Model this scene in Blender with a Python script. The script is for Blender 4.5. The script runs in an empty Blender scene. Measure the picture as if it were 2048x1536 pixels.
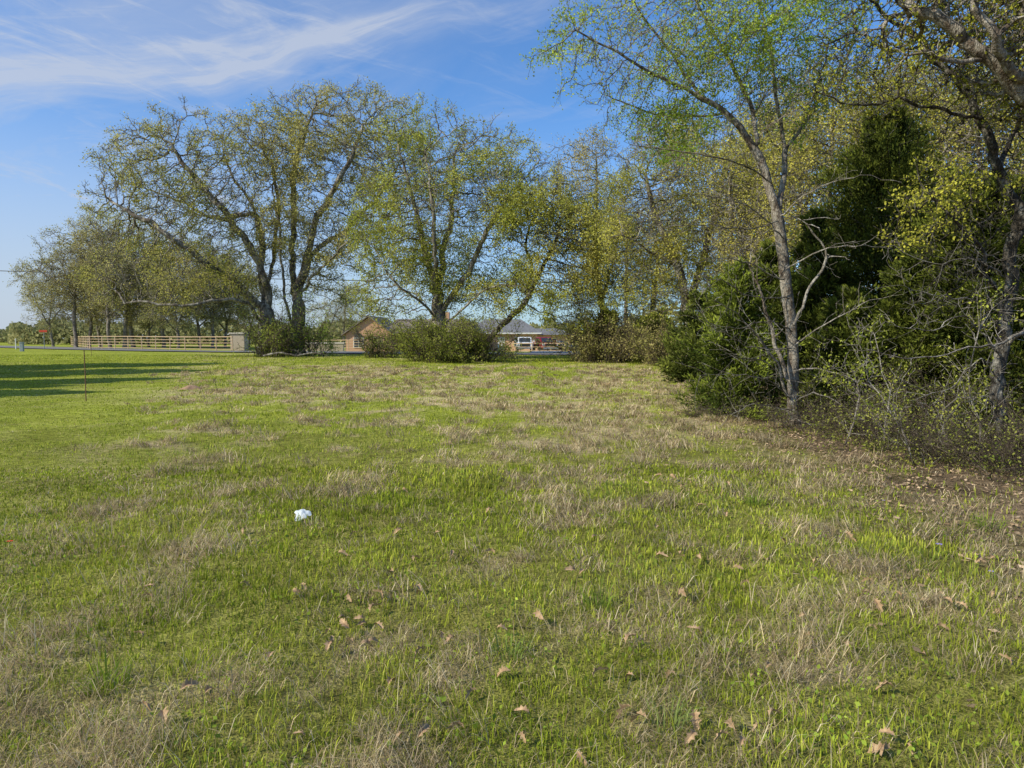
import bpy, math, random, time
import numpy as np
from mathutils import Vector
T0=time.time()
C=bpy.context.scene.collection
F=1420.0; CX=1024; CY=768; HOR=676.0; CAMZ=1.65
PT=math.atan((CY-HOR)/F)
def ss(a,b,x):
    t=np.clip((np.asarray(x,float)-a)/(b-a),0,1); return t*t*(3-2*t)
# ---------------------------------------------------------------- noise
def vnoise(x,y,seed=0):
    x=np.asarray(x,float); y=np.asarray(y,float)
    x,y=x*.8+y*.6,y*.8-x*.6
    xi=np.floor(x).astype(np.int64); yi=np.floor(y).astype(np.int64)
    xf=x-xi; yf=y-yi
    def h(a,b):
        n=(a*374761393+b*668265263+seed*1442695041)&0xffffffff
        n=((n^(n>>13))*1274126177)&0xffffffff
        n=(n^(n>>16))&0xffffffff
        return n/4294967295.0
    u=xf*xf*(3-2*xf); v=yf*yf*(3-2*yf)
    return (h(xi,yi)*(1-u)+h(xi+1,yi)*u)*(1-v)+(h(xi,yi+1)*(1-u)+h(xi+1,yi+1)*u)*v
def fbm(x,y,seed=0,o=4):
    s=0;a=.5;t=0
    for i in range(o):
        s=s+a*vnoise(np.asarray(x)*2**i,np.asarray(y)*2**i,seed+i*17);t+=a;a*=.55
    return s/t
def gz(x,y):
    x=np.asarray(x,float); y=np.asarray(y,float)
    z=.33*ss(20,52,y)-.62*ss(66,95,y)*ss(-45,-22,x)*(1-ss(140,220,y))
    near=1-ss(18,30,np.hypot(x,y))
    z=z+near*((fbm(x*.6,y*.6,5,3)-.5)*.12+(fbm(x*3,y*3,9,2)-.5)*.045)
    return z
def gz1(x,y): return float(gz(x,y))
def at(px,row,Y):
    a=(px-CX)/F; b=(CY-row)/F
    dy=math.cos(PT)+b*math.sin(PT); dz=-math.sin(PT)+b*math.cos(PT)
    t=Y/dy
    return np.array([a*t,Y,CAMZ+dz*t])
def gp(px,row):
    lo,hi=1.5,130
    for i in range(50):
        m=(lo+hi)/2; p=at(px,row,m)
        if p[2]>gz1(p[0],p[1]): lo=m
        else: hi=m
    return np.array([p[0],p[1],gz1(p[0],p[1])])
def woodsx(y): return 3.3+np.maximum(0,np.asarray(y,float)-12.5)*.17
ROADP=[(-260,220),(-130,145),(-79,108),(-45,80),(-18,64),(4,57),(40,51),(110,45)]
def roady(x): return np.interp(x,[p[0] for p in ROADP],[p[1] for p in ROADP])
# ---------------------------------------------------------------- object helpers
def mk(name,V,Fa,mat,parent=None,col=None,smooth=False,tri=None):
    me=bpy.data.meshes.new(name)
    V=np.ascontiguousarray(V,dtype=np.float32); Fa=np.asarray(Fa,dtype=np.int32)
    me.vertices.add(len(V)); me.vertices.foreach_set('co',V.ravel())
    k=Fa.shape[1]; n=len(Fa)
    idx=Fa.ravel(); st=np.arange(n,dtype=np.int32)*k
    me.loops.add(len(idx)); me.loops.foreach_set('vertex_index',idx)
    me.polygons.add(len(st)); me.polygons.foreach_set('loop_start',st.astype(np.int32))
    me.update(calc_edges=True)
    if smooth: me.polygons.foreach_set('use_smooth',np.ones(len(st),dtype=bool))
    if col is not None:
        at_=me.color_attributes.new('Col','FLOAT_COLOR','POINT')
        c=np.ones((len(V),4),dtype=np.float32); c[:,:3]=col
        at_.data.foreach_set('color',c.ravel())
    me.materials.append(mat)
    o=bpy.data.objects.new(name,me); C.objects.link(o)
    if parent: o.parent=parent
    return o
def tag(o,label=None,cat=None,group=None,kind=None):
    if label:o['label']=label
    if cat:o['category']=cat
    if group:o['group']=group
    if kind:o['kind']=kind
    return o
def empty(name,loc,rz=0,label=None,cat=None,group=None):
    o=bpy.data.objects.new(name,None); C.objects.link(o); o.location=[float(v) for v in loc]
    o.rotation_euler=(0,0,rz); o.empty_display_size=.2
    return tag(o,label,cat,group)
def copy_tree(o,loc,rz=0,sc=1,label=None,group=None):
    r=o.copy(); C.objects.link(r); r.location=[float(v) for v in loc]; r.rotation_euler=(0,0,rz)
    r.scale=(sc,sc,sc) if not isinstance(sc,tuple) else sc
    for k,v in (('label',label),('group',group)):
        if v: r[k]=v
        elif k in r and k=='group': del r[k]
    for ch in list(o.children):
        c=ch.copy(); C.objects.link(c); c.parent=r
        for g in list(ch.children):
            d=g.copy(); C.objects.link(d); d.parent=c
    return r
class MB:
    def __init__(s): s.v=[]; s.f=[]
    def poly(s,pts,faces):
        b=len(s.v); s.v+= [tuple(p) for p in pts]; s.f+=[tuple(b+i for i in f) for f in faces]; return s
    def box(s,x0,x1,y0,y1,z0,z1):
        return s.poly([(x0,y0,z0),(x1,y0,z0),(x1,y1,z0),(x0,y1,z0),(x0,y0,z1),(x1,y0,z1),(x1,y1,z1),(x0,y1,z1)],
          [(0,3,2,1),(4,5,6,7),(0,1,5,4),(1,2,6,5),(2,3,7,6),(3,0,4,7)])
    def prism(s,prof,x0,x1):   # profile in (y,z), extruded along x
        n=len(prof)
        pts=[(x0,y,z) for y,z in prof]+[(x1,y,z) for y,z in prof]
        fs=[tuple(range(n))[::-1],tuple(range(n,2*n))]+[(i,(i+1)%n,n+(i+1)%n,n+i) for i in range(n)]
        return s.poly(pts,fs)
    def cyl(s,p,q,r,n=10,r2=None):
        p=Vector(p);q=Vector(q);d=(q-p).normalized(); r2=r if r2 is None else r2
        u=d.orthogonal().normalized(); w=d.cross(u)
        a=[p+(u*math.cos(t)+w*math.sin(t))*r for t in [2*math.pi*i/n for i in range(n)]]
        b=[q+(u*math.cos(t)+w*math.sin(t))*r2 for t in [2*math.pi*i/n for i in range(n)]]
        return s.poly(a+b,[tuple(range(n))[::-1],tuple(range(n,2*n))]+[(i,(i+1)%n,n+(i+1)%n,n+i) for i in range(n)])
    def build(s,name,mat,parent=None,bevel=0,smooth=False):
        me=bpy.data.meshes.new(name); me.from_pydata(s.v,[],s.f); me.update()
        me.materials.append(mat)
        o=bpy.data.objects.new(name,me); C.objects.link(o)
        if parent:o.parent=parent
        if bevel:
            m=o.modifiers.new('bevel','BEVEL'); m.width=bevel; m.segments=2
        if smooth:
            for p in me.polygons:p.use_smooth=True
        return o
# ---------------------------------------------------------------- materials
def newmat(name):
    m=bpy.data.materials.new(name); m.use_nodes=True; nt=m.node_tree; nt.nodes.clear()
    return m,nt,nt.nodes.new('ShaderNodeOutputMaterial')
def pmat(name,c1,c2=None,scale=4,rough=.8,bump=0,metal=0,detail=4,bscale=None,spec=.3):
    m,nt,out=newmat(name); N=nt.nodes.new; L=nt.links.new
    b=N('ShaderNodeBsdfPrincipled'); b.inputs['Roughness'].default_value=rough; b.inputs['Metallic'].default_value=metal
    b.inputs['Specular IOR Level'].default_value=spec
    L(b.outputs[0],out.inputs[0])
    tc=N('ShaderNodeTexCoord'); no=N('ShaderNodeTexNoise'); no.inputs['Scale'].default_value=scale; no.inputs['Detail'].default_value=detail
    L(tc.outputs['Object'],no.inputs['Vector'])
    cr=N('ShaderNodeValToRGB'); cr.color_ramp.elements[0].position=.35; cr.color_ramp.elements[1].position=.65
    c2=c2 or tuple(v*.8 for v in c1)
    cr.color_ramp.elements[0].color=(*c1,1); cr.color_ramp.elements[1].color=(*c2,1)
    L(no.outputs['Fac'],cr.inputs['Fac']); L(cr.outputs[0],b.inputs['Base Color'])
    if bump:
        n2=N('ShaderNodeTexNoise'); n2.inputs['Scale'].default_value=bscale or scale*3; n2.inputs['Detail'].default_value=6
        L(tc.outputs['Object'],n2.inputs['Vector'])
        bp=N('ShaderNodeBump'); bp.inputs['Strength'].default_value=bump; bp.inputs['Distance'].default_value=.03
        L(n2.outputs['Fac'],bp.inputs['Height']); L(bp.outputs[0],b.inputs['Normal'])
    return m
def leafmat(name,trans=.35):
    m,nt,out=newmat(name); N=nt.nodes.new; L=nt.links.new
    a=N('ShaderNodeAttribute'); a.attribute_name='Col'
    tc=N('ShaderNodeTexCoord'); no=N('ShaderNodeTexNoise'); no.inputs['Scale'].default_value=1.1; no.inputs['Detail'].default_value=1
    L(tc.outputs['Object'],no.inputs['Vector'])
    mr=N('ShaderNodeMapRange'); mr.inputs[1].default_value=.3; mr.inputs[2].default_value=.7; mr.inputs[3].default_value=.8; mr.inputs[4].default_value=1.2
    L(no.outputs['Fac'],mr.inputs[0])
    vm=N('ShaderNodeVectorMath'); vm.operation='SCALE'; L(a.outputs['Color'],vm.inputs[0]); L(mr.outputs[0],vm.inputs['Scale'])
    d=N('ShaderNodeBsdfDiffuse')
    L(vm.outputs[0],d.inputs['Color'])
    t=N('ShaderNodeBsdfTranslucent'); L(vm.outputs[0],t.inputs['Color'])
    mx=N('ShaderNodeMixShader'); mx.inputs[0].default_value=trans
    L(d.outputs[0],mx.inputs[1]); L(t.outputs[0],mx.inputs[2])
    L(mx.outputs[0],out.inputs[0])
    return m
def barkmat(name,dark,light,scale=5,lo=.45,hi=.62):
    m,nt,out=newmat(name); N=nt.nodes.new; L=nt.links.new
    b=N('ShaderNodeBsdfPrincipled'); b.inputs['Roughness'].default_value=.9; b.inputs['Specular IOR Level'].default_value=.1
    L(b.outputs[0],out.inputs[0]); tc=N('ShaderNodeTexCoord')
    mp=N('ShaderNodeMapping'); mp.inputs['Scale'].default_value=(1,1,.45); L(tc.outputs['Object'],mp.inputs[0])
    no=N('ShaderNodeTexNoise'); no.inputs['Scale'].default_value=scale; no.inputs['Detail'].default_value=6; no.inputs['Roughness'].default_value=.7
    L(mp.outputs[0],no.inputs['Vector'])
    cr=N('ShaderNodeValToRGB'); e=cr.color_ramp.elements; e[0].position=lo; e[1].position=hi; e[0].color=(*dark,1); e[1].color=(*light,1)
    L(no.outputs['Fac'],cr.inputs[0])
    n2=N('ShaderNodeTexNoise'); n2.inputs['Scale'].default_value=scale*6; n2.inputs['Detail'].default_value=4; L(mp.outputs[0],n2.inputs['Vector'])
    mr=N('ShaderNodeMapRange'); mr.inputs[1].default_value=.3; mr.inputs[2].default_value=.7; mr.inputs[3].default_value=.45; mr.inputs[4].default_value=1.25; L(n2.outputs['Fac'],mr.inputs[0])
    vm=N('ShaderNodeVectorMath'); vm.operation='SCALE'; L(cr.outputs[0],vm.inputs[0]); L(mr.outputs[0],vm.inputs['Scale']); L(vm.outputs[0],b.inputs['Base Color'])
    bp=N('ShaderNodeBump'); bp.inputs['Strength'].default_value=1; bp.inputs['Distance'].default_value=.04; L(n2.outputs['Fac'],bp.inputs['Height']); L(bp.outputs[0],b.inputs['Normal'])
    return m
def brickmat(name,c1,c2,mortar):
    m,nt,out=newmat(name); N=nt.nodes.new; L=nt.links.new
    b=N('ShaderNodeBsdfPrincipled'); b.inputs['Roughness'].default_value=.85; L(b.outputs[0],out.inputs[0])
    tc=N('ShaderNodeTexCoord'); sp=N('ShaderNodeSeparateXYZ'); L(tc.outputs['Object'],sp.inputs[0])
    ad=N('ShaderNodeMath'); L(sp.outputs[0],ad.inputs[0]); L(sp.outputs[1],ad.inputs[1])
    cb=N('ShaderNodeCombineXYZ'); L(ad.outputs[0],cb.inputs[0]); L(sp.outputs[2],cb.inputs[1])
    br=N('ShaderNodeTexBrick'); br.inputs['Scale'].default_value=4; br.inputs['Color1'].default_value=(*c1,1); br.inputs['Color2'].default_value=(*c2,1); br.inputs['Mortar'].default_value=(*mortar,1)
    L(cb.outputs[0],br.inputs['Vector']); L(br.outputs['Color'],b.inputs['Base Color'])
    return m
BARK_OAK=barkmat('oak bark',(.12,.098,.075),(.46,.42,.35),3,.43,.64)
BARK_FAR=barkmat('grey oak bark',(.17,.145,.12),(.38,.33,.28),2)
BARK_FG=barkmat('lichen bark',(.15,.115,.085),(.50,.45,.37),9,.42,.62)
BARK_DK=barkmat('dark bark',(.07,.06,.048),(.34,.32,.27),7,.5,.66)
BARK_DEAD=barkmat('dead wood',(.24,.21,.17),(.55,.51,.44),9)
BARK_BR=barkmat('brush stems',(.09,.07,.05),(.26,.21,.16),9)
LEAF=leafmat('leaf',.42)
NEEDLE=leafmat('needle foliage',.18)
GRASSM=leafmat('grass blade',.35)
LITTER=leafmat('dry leaf',.15)
# ---------------------------------------------------------------- vegetation generators
def nrm(v): return v/np.maximum(np.linalg.norm(v,axis=-1,keepdims=True),1e-9)
def resample(pts,D,rng,jit=.12):
    pts=np.array(pts,float)
    q=[pts[0]]
    for i in range(len(pts)-1):
        p0=pts[max(i-1,0)];p1=pts[i];p2=pts[i+1];p3=pts[min(i+2,len(pts)-1)]
        n=max(1,int(np.linalg.norm(p2-p1)/D))
        for k in range(1,n+1):
            t=k/n
            q.append(.5*((2*p1)+(-p0+p2)*t+(2*p0-5*p1+4*p2-p3)*t*t+(-p0+3*p1-3*p2+p3)*t**3))
    q=np.array(q); j=np.cumsum(rng.normal(0,1,q.shape),0); j=j-np.linspace(0,1,len(q))[:,None]*j[-1]
    return q+j*D*jit
class Skel:
    def __init__(s): s.P=np.zeros((90000,3)); s.par=np.full(90000,-1,int); s.n=0
    def add(s,p,par):
        k=len(p); s.P[s.n:s.n+k]=p; s.par[s.n:s.n+k]=par; s.n+=k; return np.arange(s.n-k,s.n)
    def chain(s,pts,par=None):
        if par is None and s.n>0:
            par=int(np.argmin(((s.P[:s.n]-pts[0])**2).sum(1))); pts=pts[1:]
        if par is None: par=-1
        for p in pts:
            s.P[s.n]=p; s.par[s.n]=par; par=s.n; s.n+=1
        return par
    def colonize(s,att,D,di,dk,iters,rng,up=.05,jit=.25):
        att=att.copy()
        near=np.zeros(len(att),int); dist=np.full(len(att),1e9)
        for a in range(0,s.n,200):
            d=np.linalg.norm(att[:,None]-s.P[None,a:min(a+200,s.n)],axis=2); j=d.argmin(1); m=d[np.arange(len(att)),j]
            b=m<dist; near[b]=j[b]+a; dist[b]=m[b]
        nch=np.zeros(90000,int)
        for it in range(iters):
            keep=dist>dk; att=att[keep]; near=near[keep]; dist=dist[keep]
            if len(att)==0 or s.n>30000: break
            ac=dist<di
            if not ac.any(): di*=1.5; continue
            idx=near[ac]; dr=nrm(att[ac]-s.P[idx]); u,inv=np.unique(idx,return_inverse=True)
            acc=np.zeros((len(u),3)); np.add.at(acc,inv,dr)
            ok=nch[u]<3; u=u[ok]; acc=acc[ok]
            if len(u)==0: break
            d=nrm(nrm(acc)+rng.normal(0,jit,acc.shape)+np.array([0,0,up]))
            nch[u]+=1
            ids=s.add(s.P[u]+d*D,u)
            dd=np.linalg.norm(att[:,None]-s.P[None,ids],axis=2); j=dd.argmin(1); m=dd[np.arange(len(att)),j]
            b=m<dist; near[b]=ids[j[b]]; dist[b]=m[b]
    def counts(s):
        n=s.n; c=np.zeros(n); par=s.par[:n]; hasch=np.zeros(n,bool); hasch[par[par>=0]]=True
        c[~hasch]=1; cl=c.tolist(); pl=par.tolist()
        for i in range(n-1,-1,-1):
            if pl[i]>=0: cl[pl[i]]+=cl[i]
        return np.array(cl)
    def twigs(s,k,length,rng,maxc=3,seg=3,spread=.7,frac=1.0):
        c=s.counts(); n0=s.n
        t=np.where((c<=maxc)&(s.par[:n0]>=0))[0]
        if frac<1: t=t[rng.random(len(t))<frac]
        dT=nrm(s.P[t]-s.P[s.par[t]])
        for j in range(k):
            if s.n+len(t)*seg>89000: break
            d=nrm(dT*.6+rng.normal(0,spread,dT.shape)+np.array([0,0,.1])); pos=s.P[t].copy(); par=t.copy()
            L=length*rng.uniform(.5,1.3,(len(t),1))/seg
            for q in range(seg):
                pos=pos+d*L; par=s.add(pos,par); d=nrm(d+rng.normal(0,.25,d.shape))
        return n0
    def mesh(s,R,rt,rng,thick=.05,e1=.72,e2=.34):
        n=s.n; P=s.P[:n]; par=s.par[:n]; c=s.counts()
        r=np.maximum(rt*c**e2,R*(c/max(c.max(),1))**e1)
        e=np.where(par>=0)[0]; d=np.zeros((n,3)); d[e]=nrm(P[e]-P[par[e]])
        main=np.full(n,-1); order=e[np.argsort(c[e])]; main[par[order]]=order
        fr=d.copy(); hm=main>=0; fr[hm]=nrm(d[hm]+d[main[hm]])
        ref=np.array([.13,1.0,.07]); V=[];Q=[]; off=0
        def frame(dd):
            u=np.cross(dd,ref); l=np.linalg.norm(u,axis=1,keepdims=True); u=np.where(l>.05,u/np.maximum(l,1e-6),np.array([1,0,0.])); return u,np.cross(dd,u)
        for sides,sel in ((9,r[e]>thick),(3,r[e]<=thick)):
            ee=e[sel]
            if len(ee)==0: continue
            p=par[ee]; ismain=(main[p]==ee)|(par[p]<0)
            f0=np.where(ismain[:,None],fr[p],d[ee]); r0=np.where(ismain,np.minimum(r[p],r[ee]*1.35),np.minimum(r[ee]*1.25,r[p]))
            f1=fr[ee]; r1=r[ee]; ang=np.arange(sides)*2*np.pi/sides
            f0=np.where(np.linalg.norm(f0,axis=1,keepdims=True)>.1,f0,d[ee])
            rings=[]
            for ff,rr,pp in ((f0,r0,P[p]),(f1,r1,P[ee])):
                u,w=frame(ff)
                rings.append(pp[:,None]+(u[:,None]*np.cos(ang)[None,:,None]+w[:,None]*np.sin(ang)[None,:,None])*rr[:,None,None])
            v=np.concatenate(rings,1).reshape(-1,3); m=len(ee); b=off+np.arange(m)[:,None]*2*sides
            i=np.arange(sides)[None]; j=(i+1)%sides
            Q.append(np.stack([b+i,b+j,b+sides+j,b+sides+i],2).reshape(-1,4)); V.append(v); off+=len(v)
        return np.concatenate(V),np.concatenate(Q),c,r
def leafquads(pos,size,rng,col1,col2,wid=.32,up=0,clump=None,bright=.35):
    n=len(pos); a=nrm(rng.normal(0,1,(n,3))+np.array([0,0,up])); b=nrm(np.cross(a,rng.normal(0,1,(n,3))))
    s=size*rng.uniform(.6,1.3,(n,1)); nn=np.cross(a,b)
    V=np.stack([pos,pos+a*s*.5+b*s*wid+nn*s*.06,pos+a*s,pos+a*s*.5-b*s*wid+nn*s*.06],1).reshape(-1,3)
    Q=np.arange(4*n).reshape(n,4)
    t=rng.random((n,1)) if clump is None else np.clip(clump[:,None]+rng.normal(0,.18,(n,1)),0,1)
    col=(np.array(col1)*(1-t)+np.array(col2)*t)*rng.uniform(1-bright,1+bright,(n,1))
    return V,Q,np.repeat(col,4,0)
def envpts(env,Y,n,rng,depth=.75):
    w=[e[2]*e[3] for e in env]; W=sum(w); out=[]
    for e,ww in zip(env,w):
        k=int(n*ww/W); c=at(e[0],e[1],Y+(e[4] if len(e)>4 else 0)); sx=e[2]*Y/F; sz=e[3]*Y/F; sy=min(sx,sz)*depth*1.1
        nc=max(20,k//7); d=nrm(rng.normal(0,1,(nc,3)))*(rng.random((nc,1))**.45)
        q=d[rng.integers(0,nc,k)]+rng.normal(0,.11,(k,3))
        out.append(c+q*np.array([sx,sy,sz]))
    return np.concatenate(out)
def tree(name,label,Y,guides,env,R,natt=1500,D=.35,dk=.6,di=5,rt=.008,tw=3,twl=.6,leaves=14000,ls=.12,
         c1=(.17,.18,.035),c2=(.26,.23,.06),bark=None,seed=1,group=None,sigma=.12,depth=.75,thick=.05,maxc=2,iters=160,cat='tree',up=.03,flare=True,jit=.25,gj=.12,lw=.32,e1=.64,floor_=.08):
    rng=np.random.default_rng(seed)
    s=Skel(); G=[]
    for g in guides:
        G.append([at(p[0],p[1],Y+(p[2] if len(p)>2 else 0)) for p in g])
    bx=G[0][0][0]; by=G[0][0][1]; base=np.array([bx,by,gz1(bx,by)]); G[0][0]=base.copy()-np.array([0,0,.05])
    for i,pts in enumerate(G): s.chain(resample(pts,D,rng,gj))
    att=envpts(env,Y,natt,rng,depth)
    s.colonize(att,D,di,dk,iters,rng,up,jit)
    n0=s.twigs(tw,twl,rng,maxc)
    V,Q,c,r=s.mesh(R,rt,rng,thick,e1)
    h=V[:,2]-base[2]; k=1+.5*np.clip(1-h/(R*2.2),0,1)**2 if flare else 1
    ax=s.P[0]
    V[:,0]=np.where(h<R*2.2,ax[0]+(V[:,0]-ax[0])*k,V[:,0]); V[:,1]=np.where(h<R*2.2,ax[1]+(V[:,1]-ax[1])*k,V[:,1])
    root=empty(name,base,0,label,cat,group)
    mk('trunk',V-base,Q,bark or BARK_OAK,root,smooth=True)
    tn=np.arange(n0,s.n)
    clumpv=vnoise(s.P[:s.n,0]*.8+s.P[:s.n,1]*.3,s.P[:s.n,2]*.8,seed)
    w=np.clip((clumpv[tn]-.2)*1.6,floor_,1); w/=w.sum()
    pk=rng.choice(tn,leaves,p=w); pos=s.P[pk]+rng.normal(0,sigma,(leaves,3))
    cl=vnoise(pos[:,0]*.5+9,pos[:,2]*.5+pos[:,1]*.3,seed+3)
    V,Q,col=leafquads(pos,ls,rng,c1,c2,lw,0,cl)
    mk('crown',V-base,Q,LEAF,root,col=col)
    return root
def limb(parent,pts,r0,rt,rng,bark,name='dead_limb',D=.12,tw=1,twl=.35,frac=.5,maxc=999):
    base=np.array(parent.location); s=Skel(); s.chain(resample(pts,D,rng,.15))
    s.twigs(tw,twl,rng,maxc,3,.7,frac)
    s.twigs(1,twl*.4,rng,1,2,.7,.6)
    V,Q,c,r=s.mesh(r0,rt,rng,.02,.6)
    return mk(name,V-base,Q,bark,parent,smooth=True)
def shrub(name,label,base,w,h,nst=30,tw=3,twl=.35,leaves=4000,ls=.06,c1=(.07,.1,.02),c2=(.16,.18,.04),bark=None,seed=1,group=None,rt=.003,seg=7,cat='shrub',R=.012,spread=.5,lean=(0,0)):
    rng=np.random.default_rng(seed); s=Skel()
    base=np.array(base,float)
    root=empty(name,base,0,label,cat,group)
    s.add(np.array([[0,0,-.02]]),-1)
    st=np.concatenate([rng.normal(0,w*.2 if nst>1 else 0.001,(nst,2)),np.full((nst,1),-.03)],1); par=s.add(st,np.zeros(nst,int)); pos=st.copy()
    hs=h*rng.uniform(.45 if nst>1 else .9,1.15,(nst,1))
    d=nrm(np.concatenate([st[:,:2]/max(w,.1)*3*spread+rng.normal(0,.35*spread,(nst,2))+np.array(lean),np.ones((nst,1))],1))
    for q in range(seg):
        pos=pos+d*(hs/seg); par=s.add(pos,par)
        d=nrm(d+rng.normal(0,.24,d.shape)+nrm(pos*np.array([1,1,0])+1e-6)*.09*spread*w/max(h,.1))
    n0=s.twigs(tw,twl*h/seg*3,rng,999,3,.6,.8)
    s.twigs(1,twl*.5,rng,1,2,.8,.7)
    V,Q,c,r=s.mesh(R*2,rt,rng,.02)
    if nst>5:
        zc=V[Q][:,:,2].max(1); Q=Q[zc>.0]
    mk('stems',V,Q,bark or BARK_BR,root,smooth=True)
    if leaves:
        tn=np.arange(n0,s.n); w_=np.clip(vnoise(s.P[tn,0]*2+5,s.P[tn,2]*2+s.P[tn,1],seed)-.15,.03,1); w_/=w_.sum()
        pk=rng.choice(tn,leaves,p=w_); pos=s.P[pk]+rng.normal(0,ls*1.2,(leaves,3)); pos[:,2]=np.maximum(pos[:,2],.02)
        cl=vnoise(pos[:,0]*1.3+9,pos[:,2]*1.3+pos[:,1],seed+3)
        V,Q,col=leafquads(pos,ls,rng,c1,c2,.3,.2,cl)
        mk('foliage',V,Q,LEAF,root,col=col)
    return root
def cedar(name,label,base,h,r,nb=130,per=520,seed=1,c1=(.018,.034,.01),c2=(.06,.09,.018),ls=.085,group=None,lw=.16,rag=.55,full=.68):
    """ragged juniper: foliage sprays carried by individual branches"""
    rng=np.random.default_rng(seed); base=np.array(base,float)
    root=empty(name,base,0,label,'tree',group)
    s=Skel(); wob=rng.normal(0,.05*r,(5,2)); tp=[np.array([0,0,-.05])]+[np.array([wob[k,0],wob[k,1],h*f]) for k,f in enumerate((.2,.4,.6,.8,.95))]
    s.chain(resample(tp,.22,rng,.03)); m=s.n
    P=[];O=[];TT=[]
    for k in range(nb):
        t=rng.random()**1.15*.93; th=rng.random()*6.283
        prof=(.85+t*.7) if t<.2 else max(.1,(1-t)/.8)**full
        ln=prof*r*rng.uniform(1-rag,1.12)
        i=int(np.argmin(np.abs(s.P[:m,2]-t*h))); a=s.P[i]
        el_=.1+.75*t+rng.normal(0,.2)
        d=np.array([math.cos(th)*math.cos(el_),math.sin(th)*math.cos(el_),math.sin(el_)]); pts=[a]
        nseg=6
        for q in range(nseg):
            pts.append(pts[-1]+d*ln/nseg); d=nrm(d+rng.normal(0,.14,3)+np.array([0,0,.05]))
        s.chain(pts[1:],i); pts=np.array(pts)
        n=int(per*(.35+.65*ln/r)); u=rng.random(n)**.6; f=u*nseg; ii=np.minimum(f.astype(int),nseg-1); fr=(f-ii)[:,None]
        c=pts[ii]*(1-fr)+pts[ii+1]*fr
        wdt=(.06+.20*ln*(1-u*.66))[:,None]*.85
        ns=14; sc_=rng.normal(0,1,(ns,3)); ks=rng.integers(0,ns,n); off=(sc_[ks]+rng.normal(0,.36,(n,3)))*wdt*.62
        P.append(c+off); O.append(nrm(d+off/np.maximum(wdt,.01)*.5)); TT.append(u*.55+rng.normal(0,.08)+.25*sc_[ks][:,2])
    P=np.concatenate(P);O=np.concatenate(O);TT=np.concatenate(TT)
    P[:,2]=np.maximum(P[:,2],.04)
    n=len(P); a=nrm(O+rng.normal(0,.5,(n,3))+np.array([0,0,.2])); b=nrm(np.cross(a,rng.normal(0,1,(n,3)))); q=ls*rng.uniform(.6,1.6,(n,1))
    V=np.stack([P,P+a*q*.45+b*q*lw,P+a*q,P+a*q*.45-b*q*lw],1).reshape(-1,3)
    tt=np.clip(TT+rng.normal(0,.15,n)+(vnoise(P[:,0]*1.5,P[:,2]*1.5,seed)-.5)*.5,0,1)[:,None]  # inner sprays darker, tips and tops lighter: shade put into the foliage colour
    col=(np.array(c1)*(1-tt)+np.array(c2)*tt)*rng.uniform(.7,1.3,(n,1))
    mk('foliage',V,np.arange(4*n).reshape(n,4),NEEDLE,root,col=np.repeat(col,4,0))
    s.twigs(1,.3,rng,3,2,.6,.5)
    V,Q,c,_=s.mesh(max(.04,h*.017),.005,rng,.03); mk('trunk',V,Q,BARK_DK,root,smooth=True)
    return root
# ================================================================ GROUND
def dryness(x,y):
    d=fbm(x*.35+3,y*.22,21,4)*1.0+ (fbm(x*1.9,y*1.7,31,3)-.5)*1.6
    mow=ss(-1.2,1.2,-(x+.9+.44*y)+(fbm(x*.5,y*.5,3,2)-.5)*2)
    mid=ss(9,16,y)*(1-ss(32,44,y))*.24+.04*(1-ss(5,10,y))
    return np.clip((d-.43)*2.2+mid,0,1)*(1-mow*.82)*(1-.4*ss(34,42,y)),mow
def groundcol(x,y):
    dr,mow=dryness(x,y); dr=dr[...,None]; mow=mow[...,None]
    g1=np.array([.26,.30,.045]); g2=np.array([.35,.38,.06]); st=np.array([.56,.46,.25])
    g=g1+(g2-g1)*vnoise(x*.8,y*.8,77)[...,None]
    c=g*(1-dr)+st*dr
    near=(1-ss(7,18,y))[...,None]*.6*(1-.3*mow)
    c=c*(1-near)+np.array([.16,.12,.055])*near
    wo=ss(-.5,1.9,x-woodsx(y)+(fbm(x*1.2,y*1.2,41,3)-.5)*2.4)*(1-ss(34,44,y))
    c=c*(1-wo[...,None])+np.array([.18,.13,.08])*(.6+.8*vnoise(x*2,y*2,51)[...,None])*wo[...,None]
    return c,wo
n=420
t=np.linspace(-1,1,n); gx=2.2*np.sinh(t*7.3)/1.0; gy=7+2.2*np.sinh(t*7.3)
X,Yg=np.meshgrid(gx,gy); Z=gz(X,Yg); col,_=groundcol(X,Yg)
i,j=np.meshgrid(np.arange(n-1),np.arange(n-1)); a=(j*n+i).ravel()
gm,nt,out=newmat('meadow ground'); N=nt.nodes.new; L=nt.links.new
b=N('ShaderNodeBsdfDiffuse'); L(b.outputs[0],out.inputs[0])
at_=N('ShaderNodeAttribute'); at_.attribute_name='Col'; tc=N('ShaderNodeTexCoord')
prev=at_.outputs['Color']
for sc,lo,hi in ((.7,.8,1.2),(9,.6,1.35),(60,.55,1.4)):
    no=N('ShaderNodeTexNoise'); no.inputs['Scale'].default_value=sc; no.inputs['Detail'].default_value=5; L(tc.outputs['Object'],no.inputs['Vector'])
    mr=N('ShaderNodeMapRange'); mr.inputs[1].default_value=.32; mr.inputs[2].default_value=.68; mr.inputs[3].default_value=lo; mr.inputs[4].default_value=hi; L(no.outputs['Fac'],mr.inputs[0])
    vm=N('ShaderNodeVectorMath'); vm.operation='SCALE'; L(prev,vm.inputs[0]); L(mr.outputs[0],vm.inputs['Scale']); prev=vm.outputs[0]
L(prev,b.inputs['Color'])
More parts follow.
